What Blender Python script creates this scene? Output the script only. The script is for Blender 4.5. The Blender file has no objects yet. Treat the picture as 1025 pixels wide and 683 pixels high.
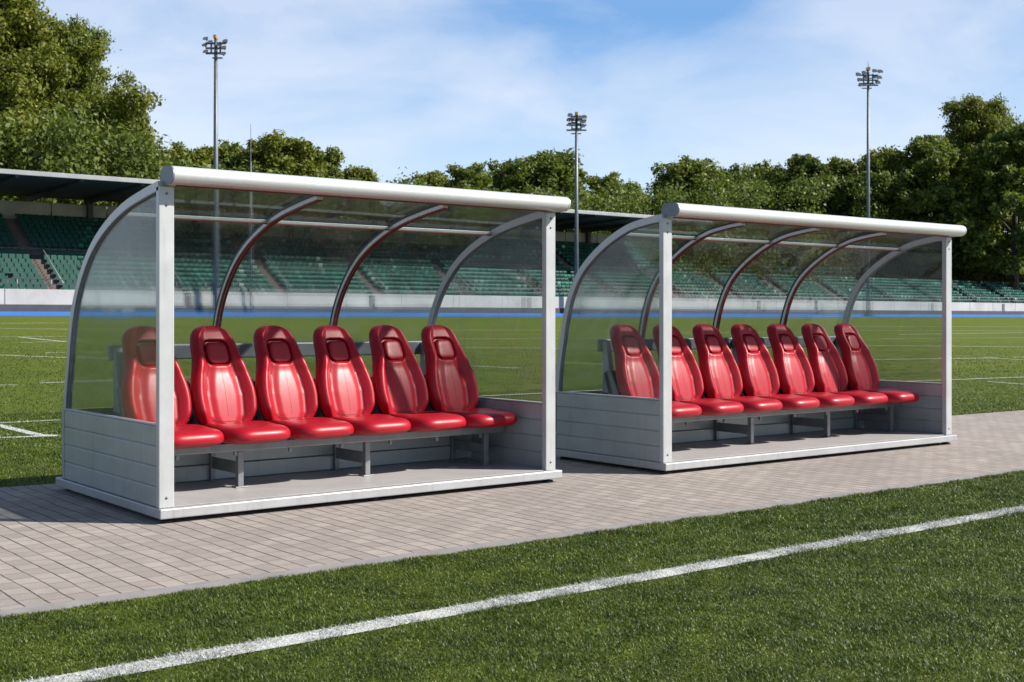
import bpy, bmesh, math, random
import numpy as np
from mathutils import Vector, Matrix
R = math.radians
PI = math.pi
rnd = random.Random(7)
rng = np.random.default_rng(11)
scn = bpy.context.scene
COL = scn.collection

# ------------------------------------------------------------------ helpers
def link(o, parent=None):
    COL.objects.link(o)
    if parent is not None:
        o.parent = parent
    return o

def tag(o, label=None, cat=None, group=None, kind=None):
    if label: o['label'] = label
    if cat: o['category'] = cat
    if group: o['group'] = group
    if kind: o['kind'] = kind
    return o

def empty(name, loc=(0, 0, 0), rz=0.0):
    o = bpy.data.objects.new(name, None)
    o.empty_display_size = .2
    COL.objects.link(o)
    o.location = loc
    o.rotation_euler = (0, 0, rz)
    return o

class MB:
    """collects shapes and links them as one mesh object"""
    def __init__(self): self.v = []; self.f = []; self.sm = []
    def add(self, vs, fs, smooth=False):
        b = len(self.v)
        self.v += [tuple(p) for p in vs]
        self.f += [tuple(i + b for i in f) for f in fs]
        self.sm += [smooth] * len(fs)
        return self
    def bm(self, bm, smooth=False):
        bm.verts.index_update()
        self.add([v.co[:] for v in bm.verts], [[v.index for v in f.verts] for f in bm.faces], smooth)
        bm.free(); return self
    def box(self, x0, x1, y0, y1, z0, z1, bev=.004, seg=2):
        b = bmesh.new(); bmesh.ops.create_cube(b, size=1)
        for v in b.verts:
            v.co = Vector(((x0 + x1) / 2 + v.co.x * (x1 - x0), (y0 + y1) / 2 + v.co.y * (y1 - y0), (z0 + z1) / 2 + v.co.z * (z1 - z0)))
        if bev:
            bmesh.ops.bevel(b, geom=b.edges[:], offset=bev, segments=seg, affect='EDGES', profile=.5)
        return self.bm(b)
    def tube(self, pts, r, n=10, smooth=True, cap=True):
        pts = [Vector(p) for p in pts]; m = len(pts)
        rr = r if isinstance(r, (list, tuple)) else [r] * m
        vs = []; fs = []
        up = Vector((0, 0, 1)); prev = None
        for i, p in enumerate(pts):
            t = (pts[min(i + 1, m - 1)] - pts[max(i - 1, 0)]).normalized()
            if prev is None:
                a = t.orthogonal().normalized()
            else:
                a = (prev - t * prev.dot(t)).normalized()
            prev = a; b = t.cross(a)
            for k in range(n):
                q = 2 * PI * k / n
                vs.append(p + (a * math.cos(q) + b * math.sin(q)) * rr[i])
        for i in range(m - 1):
            for k in range(n):
                fs.append((i * n + k, i * n + (k + 1) % n, (i + 1) * n + (k + 1) % n, (i + 1) * n + k))
        if cap:
            fs.append(tuple(range(n - 1, -1, -1))); fs.append(tuple((m - 1) * n + k for k in range(n)))
        return self.add(vs, fs, smooth)
    def prism(self, poly, x0, x1, smooth=False):
        """polygon given in (y, z), extruded along x"""
        n = len(poly)
        vs = [(x0, p[0], p[1]) for p in poly] + [(x1, p[0], p[1]) for p in poly]
        fs = [tuple(range(n - 1, -1, -1)), tuple(range(n, 2 * n))]
        self.add(vs, fs)
        return self.add(vs, [(i, (i + 1) % n, n + (i + 1) % n, n + i) for i in range(n)], smooth)
    def build(self, name, mat, parent=None, auto=False):
        me = bpy.data.meshes.new(name)
        me.from_pydata(self.v, [], self.f)
        me.polygons.foreach_set('use_smooth', self.sm)
        b = bmesh.new(); b.from_mesh(me)
        if auto: bmesh.ops.remove_doubles(b, verts=b.verts, dist=1e-5)
        bmesh.ops.recalc_face_normals(b, faces=b.faces)
        b.to_mesh(me); b.free()
        if auto:
            me.set_sharp_from_angle(angle=R(38))
        me.materials.append(mat)
        return link(bpy.data.objects.new(name, me), parent)

def np_mesh(name, verts, loop_idx, loop_tot, mats, mat_idx=None, smooth=False):
    me = bpy.data.meshes.new(name)
    me.vertices.add(len(verts)); me.vertices.foreach_set('co', np.ascontiguousarray(verts, dtype=np.float32).ravel())
    me.loops.add(len(loop_idx)); me.loops.foreach_set('vertex_index', np.ascontiguousarray(loop_idx, dtype=np.int32))
    starts = np.concatenate(([0], np.cumsum(loop_tot)[:-1])).astype(np.int32)
    me.polygons.add(len(loop_tot)); me.polygons.foreach_set('loop_start', starts)
    me.polygons.foreach_set('loop_total', np.ascontiguousarray(loop_tot, dtype=np.int32))
    for m in mats: me.materials.append(m)
    if mat_idx is not None: me.polygons.foreach_set('material_index', np.ascontiguousarray(mat_idx, dtype=np.int32))
    if smooth: me.polygons.foreach_set('use_smooth', np.ones(len(loop_tot), dtype=bool))
    me.update(calc_edges=True); me.validate()
    return me

def catmull(pts, n):
    P = [Vector(p) for p in pts]
    P = [P[0] * 2 - P[1]] + P + [P[-1] * 2 - P[-2]]
    out = []
    segs = len(P) - 3
    for s in range(n + 1):
        u = s / n * segs; i = min(int(u), segs - 1); t = u - i
        a, b, c, d = P[i:i + 4]
        out.append(.5 * ((2 * b) + (c - a) * t + (2 * a - 5 * b + 4 * c - d) * t * t + (3 * b - a - 3 * c + d) * t ** 3))
    return out

# ------------------------------------------------------------------ materials
class NT:
    def __init__(self, name):
        self.m = bpy.data.materials.new(name); self.m.use_nodes = True
        self.t = self.m.node_tree; self.t.nodes.clear()
        self.out = self.n('ShaderNodeOutputMaterial')
    def n(self, ty, **kw):
        nd = self.t.nodes.new(ty)
        for k, v in kw.items():
            if k in nd.inputs.keys() if isinstance(k, str) else False: nd.inputs[k].default_value = v
            else: setattr(nd, k, v)
        return nd
    def l(self, a, b): self.t.links.new(a, b)
    def coord(self, which='Object', scale=(1, 1, 1), rot=(0, 0, 0)):
        c = self.n('ShaderNodeTexCoord'); mp = self.n('ShaderNodeMapping')
        mp.inputs['Scale'].default_value = scale; mp.inputs['Rotation'].default_value = rot
        self.l(c.outputs[which], mp.inputs['Vector']); return mp.outputs[0]
    def geo(self, scale=(1, 1, 1), rot=(0, 0, 0)):
        c = self.n('ShaderNodeNewGeometry'); mp = self.n('ShaderNodeMapping')
        mp.inputs['Scale'].default_value = scale; mp.inputs['Rotation'].default_value = rot
        self.l(c.outputs['Position'], mp.inputs['Vector']); return mp.outputs[0]
    def noise(self, vec, scale, detail=4, rough=.55, dist=0):
        nd = self.n('ShaderNodeTexNoise'); nd.inputs['Scale'].default_value = scale
        nd.inputs['Detail'].default_value = detail; nd.inputs['Roughness'].default_value = rough
        nd.inputs['Distortion'].default_value = dist
        self.l(vec, nd.inputs['Vector']); return nd.outputs['Fac']
    def ramp(self, fac, stops):
        nd = self.n('ShaderNodeValToRGB'); cr = nd.color_ramp
        while len(cr.elements) < len(stops): cr.elements.new(.5)
        for e, (p, c) in zip(cr.elements, stops):
            e.position = p; e.color = (c[0], c[1], c[2], 1) if not isinstance(c, (int, float)) else (c, c, c, 1)
        self.l(fac, nd.inputs['Fac']); return nd.outputs['Color']
    def mix(self, fac, a, b, blend='MIX'):
        nd = self.n('ShaderNodeMix', data_type='RGBA', blend_type=blend)
        for s, v in ((nd.inputs[0], fac), (nd.inputs[6], a), (nd.inputs[7], b)):
            if isinstance(v, bpy.types.NodeSocket): self.l(v, s)
            elif isinstance(v, (int, float)): s.default_value = v
            else: s.default_value = (v[0], v[1], v[2], 1)
        return nd.outputs[2]
    def math(self, op, a, b=None):
        nd = self.n('ShaderNodeMath', operation=op)
        for s, v in ((nd.inputs[0], a), (nd.inputs[1], b)):
            if v is None: continue
            if isinstance(v, bpy.types.NodeSocket): self.l(v, s)
            else: s.default_value = v
        return nd.outputs[0]
    def bump(self, h, strength=.2, dist=.01):
        nd = self.n('ShaderNodeBump'); nd.inputs['Strength'].default_value = strength
        nd.inputs['Distance'].default_value = dist; self.l(h, nd.inputs['Height']); return nd.outputs[0]
    def bsdf(self, color=None, rough=.5, metal=0., normal=None, spec=.5, coat=0., coat_rough=.1):
        b = self.n('ShaderNodeBsdfPrincipled')
        for k, v in (('Base Color', color), ('Roughness', rough), ('Metallic', metal), ('Normal', normal)):
            if v is None: continue
            if isinstance(v, bpy.types.NodeSocket): self.l(v, b.inputs[k])
            elif isinstance(v, (int, float)): b.inputs[k].default_value = v
            else: b.inputs[k].default_value = (v[0], v[1], v[2], 1)
        b.inputs['Specular IOR Level'].default_value = spec
        b.inputs['Coat Weight'].default_value = coat; b.inputs['Coat Roughness'].default_value = coat_rough
        return b
    def done(self, sh): self.l(sh if isinstance(sh, bpy.types.NodeSocket) else sh.outputs[0], self.out.inputs['Surface']); return self.m

def painted(name, col, rough=.4, metal=0., var=.12, nscale=6., bump=.03, spec=.5, streak=None, coat=0., grime=0.):
    t = NT(name); c = t.coord('Object', (1, 1, 1) if streak is None else streak)
    f = t.noise(c, nscale, 5, .6)
    dark = tuple(x * (1 - var) for x in col); lite = tuple(min(1, x * (1 + var)) for x in col)
    cc = t.ramp(f, [(.3, dark), (.7, lite)])
    if grime:       # rain streaks, splashes and fine scuffs
        s1 = t.noise(t.coord('Object', (9, 9, .9)), 2.2, 5, .65, .3); s2 = t.noise(t.coord('Object'), 26, 5, .7); s3 = t.noise(t.coord('Object', (2, 2, 30)), 7, 3, .6)
        k = t.math('MAXIMUM', t.ramp(s1, [(.52, 0.), (.80, grime)]), t.ramp(s2, [(.60, 0.), (.78, grime * .8)]))
        k = t.math('MAXIMUM', k, t.ramp(s3, [(.64, 0.), (.74, grime * .5)]))
        cc = t.mix(k, cc, tuple(x * .45 for x in (col[0], col[1] * .96, col[2] * .90)))
    g = t.noise(t.coord('Object'), nscale * 14, 3, .6)
    rr = t.math('MULTIPLY_ADD', f, .2); t.t.nodes[-1].inputs[2].default_value = rough - .1
    return t.done(t.bsdf(cc, rr, metal, t.bump(g, bump, .004), spec, coat))

M = {}
M['alu'] = painted('brushed_aluminium', (.60, .61, .62), .30, .35, .06, 3., .02, streak=(.3, 8, 8), grime=.14)
M['frame'] = painted('powder_coated_frame', (.43, .44, .445), .34, .2, .06, 5., .02, grime=.30)
M['panel'] = painted('grey_cladding', (.32, .345, .352), .42, .2, .10, 2.2, .03, streak=(1, 1, 3), grime=.34)
M['platform'] = painted('platform_metal', (.35, .355, .36), .4, .2, .07, 4., .03, grime=.40)
M['cap'] = painted('dark_grey_cap', (.16, .18, .20), .45, .2, .15, 8., .03)
M['black'] = painted('black_rubber', (.012, .012, .013), .55, 0, .2, 10., .05)
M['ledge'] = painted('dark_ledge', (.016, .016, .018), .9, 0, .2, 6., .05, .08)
M['gasket_reflection'] = painted('red_seat_reflection', (.15, .020, .019), .4, 0, .2, 8., .03)  # reflection of the red seats, put into a strip colour
M['steel'] = painted('galvanised_steel', (.19, .195, .20), .45, .4, .18, 9., .05)
M['white_wall'] = painted('pale_concrete', (.36, .35, .34), .8, 0, .16, .5, .1, grime=.4)
M['concrete'] = painted('grey_concrete', (.10, .10, .10), .85, 0, .2, .8, .1)
M['plinth'] = painted('dark_plinth', (.035, .038, .048), .7, 0, .3, 1.5, .1)
M['stair'] = painted('stair_concrete', (.11, .08, .072), .85, 0, .2, 1., .1)
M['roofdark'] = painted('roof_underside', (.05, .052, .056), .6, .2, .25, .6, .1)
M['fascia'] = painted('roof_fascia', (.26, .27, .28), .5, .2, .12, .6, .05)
M['mast'] = painted('mast_steel', (.13, .145, .16), .5, .5, .12, 2., .05)
M['lamp'] = painted('lamp_housing', (.06, .065, .07), .45, .4, .15, 4., .05)
M['lens'] = painted('lamp_glass', (.12, .13, .15), .1, 0, .1, 4., .0)
M['amber'] = painted('amber_beacon', (.40, .22, .04), .3, 0, .1, 4., .0)
M['track'] = painted('blue_track', (.018, .130, .42), .7, 0, .12, .4, .1)
M['navy'] = painted('navy_arch_shade', (.020, .026, .036), .4, 0, .15, 8., .03)  # shade of the arch sides, put into a strip colour
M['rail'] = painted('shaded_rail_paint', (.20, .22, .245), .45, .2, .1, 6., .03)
M['stitch'] = painted('dark_red_thread', (.12, .004, .008), .6, 0, .1, 20., .0)

def mat_floor():
    t = NT('scuffed_floor'); c = t.coord('Object')
    a = t.noise(c, 1.6, 6, .65, .6); b = t.noise(t.coord('Object', (3, 14, 3)), 3., 5, .6)
    base = t.ramp(a, [(.3, (.31, .30, .295)), (.55, (.40, .39, .385)), (.75, (.45, .44, .435))])
    col = t.mix(t.ramp(b, [(.45, 0.), (.75, .35)]), base, (.26, .25, .245))
    g = t.noise(c, 160, 2, .5)
    return t.done(t.bsdf(col, t.ramp(a, [(.3, .5), (.7, .34)]), .1, t.bump(g, .08, .002)))
M['floor'] = mat_floor()

def mat_red(name, col, rough):
    t = NT(name); c = t.coord('Object')
    f = t.noise(c, 5, 4, .6)
    cc = t.ramp(f, [(.3, tuple(x * .86 for x in col)), (.7, tuple(min(1, x * 1.1) for x in col))])
    v = t.n('ShaderNodeTexVoronoi', feature='DISTANCE_TO_EDGE'); v.inputs['Scale'].default_value = 330
    t.l(c, v.inputs['Vector'])
    w = t.noise(t.coord('Object', (1, 1, .5)), 16, 3, .5)
    h = t.math('ADD', t.math('MULTIPLY', v.outputs['Distance'], .5), t.math('MULTIPLY', w, 1.4))
    return t.done(t.bsdf(cc, t.ramp(f, [(.3, rough + .06), (.7, rough - .03)]), 0, t.bump(h, .10, .004), .32, .04, .25))
M['red'] = mat_red('red_leather', (.30, .0035, .0125), .40)
M['red_dark'] = mat_red('deep_red_leather', (.30, .005, .013), .42)

def mat_glass():
    t = NT('smoky_polycarbonate'); c = t.coord('Object')
    w = t.noise(c, .8, 1, .4, .5); w2 = t.noise(t.coord('Object', (.5, 1, 1)), 3.2, 2, .5, .4)
    nb = t.bump(t.math('ADD', w, t.math('MULTIPLY', w2, .20)), .22, .035)
    tr = t.n('ShaderNodeBsdfTransparent'); tr.inputs['Color'].default_value = (.835, .87, .86, 1)
    gl = t.n('ShaderNodeBsdfGlossy'); gl.inputs['Roughness'].default_value = .05
    gl.inputs['Color'].default_value = (.9, .93, .95, 1); t.l(nb, gl.inputs['Normal'])
    fr = t.n('ShaderNodeFresnel'); t.l(nb, fr.inputs['Normal'])
    gi = t.n('ShaderNodeNewGeometry')      # the sheet is clear both ways: same index seen from either face
    ior = t.math('MULTIPLY_ADD', gi.outputs['Backfacing'], 1 / 1.45 - 1.45); t.t.nodes[-1].inputs[2].default_value = 1.45
    t.l(ior, fr.inputs['IOR'])
    m1 = t.n('ShaderNodeMixShader'); t.l(t.math('MULTIPLY', fr.outputs[0], .80), m1.inputs[0]); t.l(tr.outputs[0], m1.inputs[1]); t.l(gl.outputs[0], m1.inputs[2])
    rf = t.n('ShaderNodeBsdfRefraction'); rf.inputs['IOR'].default_value = 1.004; rf.inputs['Roughness'].default_value = .095
    rf.inputs['Color'].default_value = (.84, .88, .87, 1)
    m0 = t.n('ShaderNodeMixShader'); t.l(t.ramp(t.noise(t.coord('Object', (.6, 1, 1)), 1.0, 3, .5, .6), [(.35, .22), (.7, .48)]), m0.inputs[0])
    t.l(m1.outputs[0], m0.inputs[1]); t.l(rf.outputs[0], m0.inputs[2]); m1 = m0
    df = t.n('ShaderNodeBsdfDiffuse'); df.inputs['Color'].default_value = (.46, .48, .48, 1)
    sm = t.noise(t.coord('Object', (.8, 1, 2.4)), 1.5, 5, .6, 1.6)
    m2 = t.n('ShaderNodeMixShader'); t.l(t.ramp(sm, [(.38, .02), (.60, .06), (.78, .20)]), m2.inputs[0])
    t.l(m1.outputs[0], m2.inputs[1]); t.l(df.outputs[0], m2.inputs[2])
    return t.done(m2)
M['glass'] = mat_glass()

def mat_paving():
    t = NT('block_paving')
    # blocks lie in courses that run away from the kerb (along Y), 0.11 m wide
    v = t.geo((1, 1, 1), (0, 0, R(90)))
    wob = t.n('ShaderNodeVectorMath', operation='MULTIPLY_ADD')
    nz = t.n('ShaderNodeTexNoise'); nz.inputs['Scale'].default_value = 2.2; nz.inputs['Detail'].default_value = 3
    t.l(v, nz.inputs['Vector']); t.l(nz.outputs['Color'], wob.inputs[0]); wob.inputs[1].default_value = (.035, .035, 0); t.l(v, wob.inputs[2])
    b = t.n('ShaderNodeTexBrick'); b.offset = .5; b.squash = 1
    b.inputs['Scale'].default_value = 1; b.inputs['Brick Width'].default_value = .135; b.inputs['Row Height'].default_value = .105
    b.inputs['Mortar Size'].default_value = .0045; b.inputs['Mortar Smooth'].default_value = .35; b.inputs['Bias'].default_value = 0
    b.inputs['Color1'].default_value = (.295, .256, .224, 1); b.inputs['Color2'].default_value = (.395, .347, .304, 1)
    b.inputs['Mortar'].default_value = (.15, .132, .12, 1)
    t.l(wob.outputs[0], b.inputs['Vector'])
    sp = t.n('ShaderNodeSeparateXYZ'); t.l(wob.outputs[0], sp.inputs[0])
    fr = t.math('FRACT', t.math('DIVIDE', sp.outputs['Y'], .105)); dl = t.math('MINIMUM', fr, t.math('SUBTRACT', 1., fr))
    g = t.geo()
    long_ = t.math('MULTIPLY', t.ramp(dl, [(.022, 1.), (.055, 0.)]), t.ramp(t.noise(g, 3.1, 3, .6), [(.35, .15), (.65, .95)]))
    big = t.noise(g, .55, 5, .6); med = t.noise(g, 7, 5, .65); fine = t.noise(g, 170, 3, .7)
    c = t.mix(t.ramp(big, [(.35, .0), (.7, .45)]), b.outputs['Color'], (.20, .185, .175))
    c = t.mix(t.ramp(med, [(.3, .42), (.60, 0.)]), c, (.20, .17, .155))
    c = t.mix(.28, c, t.ramp(fine, [(.25, .45), (.75, 1.)]), 'MULTIPLY')
    c = t.mix(long_, c, (.035, .030, .028))
    mort = t.math('MULTIPLY_ADD', b.outputs['Fac'], -.5); t.l(t.math('MULTIPLY', long_, -1.2), t.t.nodes[-2].inputs[2])
    h = t.math('ADD', mort, t.math('MULTIPLY', fine, .35)); h = t.math('ADD', h, t.math('MULTIPLY', med, .5))
    return t.done(t.bsdf(c, .82, 0, t.bump(h, .75, .006), .3))
M['paving'] = mat_paving()
M['kerb'] = painted('concrete_edging', (.21, .20, .195), .8, 0, .16, 9., .15)

def mat_turf():
    t = NT('turf'); g = t.geo()
    a = t.noise(g, .22, 5, .6); b = t.noise(g, 6, 5, .7); f = t.noise(t.geo((1, 1, 1)), 55, 4, .75)
    far = t.noise(t.geo((.25, 1.4, 1)), 1.3, 5, .7)
    c = t.ramp(f, [(.32, (.032, .054, .005)), (.52, (.092, .138, .012)), (.70, (.185, .235, .028))])
    c = t.mix(t.ramp(b, [(.38, .6), (.60, 0.)]), c, (.048, .070, .007))
    c = t.mix(t.ramp(a, [(.35, 0.), (.7, .40)]), c, (.185, .190, .016))
    c = t.mix(t.ramp(far, [(.40, .5), (.60, 0.)]), c, (.070, .090, .008))
    h = t.math('ADD', f, t.math('MULTIPLY', b, .8))
    return t.done(t.bsdf(c, .8, 0, t.bump(h, .9, .03), .15))
M['turf'] = mat_turf()

def mat_leafy(name, stops, trans=.3, rough=.55, spec=.3, tr_col=None, patch=False):
    t = NT(name); gi = t.n('ShaderNodeNewGeometry'); r = gi.outputs['Random Per Island']
    c = t.ramp(r, stops)
    if patch:
        a = t.noise(t.geo(), 2.3, 4, .6); b_ = t.noise(t.geo(), 14, 3, .6)
        c = t.mix(1., c, t.ramp(a, [(.3, (.54, .58, .52)), (.7, (1.14, 1.09, .98))]), 'MULTIPLY')
        c = t.mix(1., c, t.ramp(b_, [(.3, (.66, .70, .66)), (.7, (1.22, 1.2, 1.1))]), 'MULTIPLY')
    b = t.bsdf(c, rough, 0, None, spec)
    tl = t.n('ShaderNodeBsdfTranslucent')
    t.l(t.mix(1., c, tr_col or (1.4, 1.5, .7), 'MULTIPLY'), tl.inputs['Color'])
    m = t.n('ShaderNodeMixShader'); m.inputs[0].default_value = trans
    t.l(b.outputs[0], m.inputs[1]); t.l(tl.outputs[0], m.inputs[2])
    return t.done(m)
M['blade'] = mat_leafy('grass_blade', [(0, (.024, .044, .005)), (.45, (.066, .106, .011)), (.8, (.110, .158, .020)), (.96, (.19, .22, .055)), (1., (.32, .34, .15))], .25, .45, .35, None, True)
M['blade_white'] = mat_leafy('painted_blade', [(0, (.22, .23, .22)), (.5, (.38, .39, .38)), (1, (.55, .56, .55))], .15, .6, .3, (1, 1, 1))
M['leafA'] = mat_leafy('leaf_mid', [(0, (.046, .070, .010)), (.5, (.116, .150, .024)), (.9, (.172, .196, .038)), (1, (.18, .19, .04))], .30)
M['leafB'] = mat_leafy('leaf_yellow', [(0, (.060, .082, .010)), (.5, (.126, .150, .020)), (.9, (.165, .172, .022)), (1, (.21, .20, .04))], .32)
M['leafC'] = mat_leafy('leaf_dark', [(0, (.034, .056, .010)), (.5, (.092, .126, .022)), (.9, (.140, .168, .034)), (1, (.17, .19, .05))], .30)
M['bark'] = painted('bark', (.055, .043, .032), .9, 0, .35, 2., .4)
M['seatgreen'] = mat_leafy('green_plastic', [(0, (.003, .034, .026)), (.5, (.005, .060, .045)), (.85, (.010, .10, .076)), (.97, (.04, .17, .13)), (1, (.3, .36, .34))], .02, .5, .22, (1, 1, 1))

def mat_line():
    t = NT('line_paint'); f = t.noise(t.geo(), 60, 4, .7)
    return t.done(t.bsdf(t.ramp(f, [(.3, (.34, .36, .31)), (.6, (.54, .55, .53))]), .8, 0, t.bump(f, .6, .02), .2))
M['line'] = mat_line()

# ------------------------------------------------------------------ camera
F, HY, YAW = 1234.9, 318.9, 52.0076
CAM = np.array([-2.9, -7.149, 1.3026])
fw = np.array([math.cos(R(YAW)), math.sin(R(YAW)), 0.]); rt = np.array([math.sin(R(YAW)), -math.cos(R(YAW)), 0.])
cam = bpy.data.cameras.new('camera'); co = bpy.data.objects.new('camera', cam); COL.objects.link(co)
co.location = CAM; co.rotation_euler = (R(90), 0, R(YAW - 90))
cam.sensor_width = 36; cam.lens = F / 1025 * 36; cam.shift_y = -(341.5 - HY) / 1025
cam.clip_start = .05; cam.clip_end = 4000
cam.dof.use_dof = True; cam.dof.focus_distance = 8.3; cam.dof.aperture_fstop = 7
scn.camera = co
def ground_at(u, Y):        # world x and depth where the sight line of photo column u crosses the world line y = Y
    d = fw + rt * (u - 512.5) / F
    s = (Y - CAM[1]) / d[1]
    return CAM[0] + d[0] * s, s
def height_at(v, depth): return CAM[2] + (HY - v) / F * depth

# ------------------------------------------------------------------ light
SUN_EL, SUN_H = R(37), np.array([.72, -.694])
w = bpy.data.worlds.new('World'); scn.world = w; w.use_nodes = True
wt = w.node_tree; wt.nodes.clear()
wo = wt.nodes.new('ShaderNodeOutputWorld'); bg = wt.nodes.new('ShaderNodeBackground'); bg.inputs['Strength'].default_value = .065
sky = wt.nodes.new('ShaderNodeTexSky'); sky.sky_type = 'NISHITA'; sky.sun_disc = False
sky.sun_elevation = SUN_EL; sky.sun_rotation = math.atan2(SUN_H[0], SUN_H[1])
sky.air_density = 1.0; sky.dust_density = .6; sky.ozone_density = 1.4
tc = wt.nodes.new('ShaderNodeTexCoord')
def wn(ty, **kw):
    n = wt.nodes.new(ty)
    for k, v in kw.items(): n.inputs[k].default_value = v
    return n
# thin cloud: a flat layer seen in perspective (direction divided by its height)
sep = wn('ShaderNodeSeparateXYZ'); wt.links.new(tc.outputs['Generated'], sep.inputs[0])
mz = wn('ShaderNodeMath'); mz.operation = 'MAXIMUM'; wt.links.new(sep.outputs['Z'], mz.inputs[0]); mz.inputs[1].default_value = .0
ad = wn('ShaderNodeMath'); ad.operation = 'ADD'; wt.links.new(mz.outputs[0], ad.inputs[0]); ad.inputs[1].default_value = .10
dv = wn('ShaderNodeVectorMath'); dv.operation = 'DIVIDE'; cmb = wn('ShaderNodeCombineXYZ')
for i in range(3): wt.links.new(ad.outputs[0], cmb.inputs[i])
wt.links.new(tc.outputs['Generated'], dv.inputs[0]); wt.links.new(cmb.outputs[0], dv.inputs[1])
nz = wn('ShaderNodeTexNoise', Scale=4.6, Detail=9., Roughness=.55, Distortion=.35)
mp = wn('ShaderNodeMapping'); mp.inputs['Scale'].default_value = (1., 1., 2.6); mp.inputs['Location'].default_value = (.35, 1.2, .4)
wt.links.new(tc.outputs['Generated'], mp.inputs['Vector']); wt.links.new(mp.outputs[0], nz.inputs['Vector'])
acc = None        # three banks of thin cloud, by compass direction
for (bu, bv, r0, r1, wgt) in [(200, 50, 13., 1., .135), (975, 45, 11., 1., .105), (790, 125, 9., 1., .06), (500, 95, 4., .5, .10), (60, -250, 25., 5., .12), (700, -350, 30., 5., .12)]:
    dd = Vector(fw + rt * (bu - 512.5) / F + np.array([0, 0, 1.]) * (HY - bv) / F).normalized()
    dt = wn('ShaderNodeVectorMath'); dt.operation = 'DOT_PRODUCT'; wt.links.new(tc.outputs['Generated'], dt.inputs[0]); dt.inputs[1].default_value = dd
    mr = wn('ShaderNodeMapRange'); mr.interpolation_type = 'SMOOTHSTEP'; wt.links.new(dt.outputs['Value'], mr.inputs['Value'])
    mr.inputs['From Min'].default_value = math.cos(R(r0)); mr.inputs['From Max'].default_value = math.cos(R(r1)); mr.inputs['To Min'].default_value = 0; mr.inputs['To Max'].default_value = wgt
    if acc is None: acc = mr.outputs[0]
    else:
        a_ = wn('ShaderNodeMath'); a_.operation = 'ADD'; wt.links.new(acc, a_.inputs[0]); wt.links.new(mr.outputs[0], a_.inputs[1]); acc = a_.outputs[0]
a_ = wn('ShaderNodeMath'); a_.operation = 'ADD'; wt.links.new(nz.outputs['Fac'], a_.inputs[0]); wt.links.new(acc, a_.inputs[1])
cr = wn('ShaderNodeValToRGB'); cr.color_ramp.elements[0].position = .52; cr.color_ramp.elements[0].color = (0, 0, 0, 1)
cr.color_ramp.elements[1].position = .84; cr.color_ramp.elements[1].color = (.48, .48, .48, 1)
wt.links.new(a_.outputs[0], cr.inputs['Fac'])
mx = wt.nodes.new('ShaderNodeMix'); mx.data_type = 'RGBA'
hc = wn('ShaderNodeValToRGB'); wt.links.new(sep.outputs['Z'], hc.inputs['Fac'])      # clear-air colour by height above the horizon
for e, (p, c) in zip([hc.color_ramp.elements[0], hc.color_ramp.elements[1], hc.color_ramp.elements.new(.11), hc.color_ramp.elements.new(.24)],
                     [(0, (.88, .93, .98)), (.60, (.12, .28, .66)), (.11, (.58, .75, .96)), (.235, (.19, .40, .76))]):
    e.color = (*c, 1); e.position = p
hm = wn('ShaderNodeVectorMath'); hm.operation = 'SCALE'; hm.inputs['Scale'].default_value = 9.5; wt.links.new(hc.outputs['Color'], hm.inputs[0])
hz = wn('ShaderNodeMapRange'); hz.interpolation_type = 'SMOOTHSTEP'; wt.links.new(sep.outputs['Z'], hz.inputs['Value'])
hz.inputs['From Min'].default_value = .20; hz.inputs['From Max'].default_value = .50; hz.inputs['To Min'].default_value = .95; hz.inputs['To Max'].default_value = .0
mh = wt.nodes.new('ShaderNodeMix'); mh.data_type = 'RGBA'; wt.links.new(hz.outputs[0], mh.inputs[0]); wt.links.new(sky.outputs[0], mh.inputs[6]); wt.links.new(hm.outputs[0], mh.inputs[7])
wt.links.new(cr.outputs['Color'], mx.inputs[0]); wt.links.new(mh.outputs[2], mx.inputs[6]); mx.inputs[7].default_value = (8.5, 8.7, 9.1, 1)
wt.links.new(mx.outputs[2], bg.inputs['Color']); wt.links.new(bg.outputs[0], wo.inputs[0])
sl = bpy.data.lights.new('sun', 'SUN'); sl.energy = 5.0; sl.angle = R(1.2); sl.color = (1., .945, .87)
so = bpy.data.objects.new('sun', sl); COL.objects.link(so)
sv = Vector((SUN_H[0] * math.cos(SUN_EL), SUN_H[1] * math.cos(SUN_EL), math.sin(SUN_EL)))
so.rotation_euler = sv.to_track_quat('Z', 'Y').to_euler(); so.location = sv * 50
vs = scn.view_settings; vs.view_transform = 'Standard'; vs.look = 'None'; vs.gamma = 1; vs.exposure = .85; vs.use_curve_mapping = False
scn.cycles.max_bounces = 10; scn.cycles.transparent_max_bounces = 24

# ------------------------------------------------------------------ ground
G0 = .06          # the paving's level; the camera stands 1.24 m above it
def gz(y):
    y = np.asarray(y, dtype=float)
    s = .0187; a = np.clip(y - 3.2, 0, None)
    up = np.where(a < 6, s * a * a / 12, s * (a - 3))
    up = np.where(y > 78, s * (78 - 3.2 - 3) + np.clip((y - 78) / 7.5, 0, 1) * .46, up)
    up = up + np.clip((y - 99) / 20, 0, 1) * .6
    return G0 - .014 + up
def edge_back(x): return 2.30 - .0425 * (np.asarray(x) + .29)        # back edge of the paving

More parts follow.
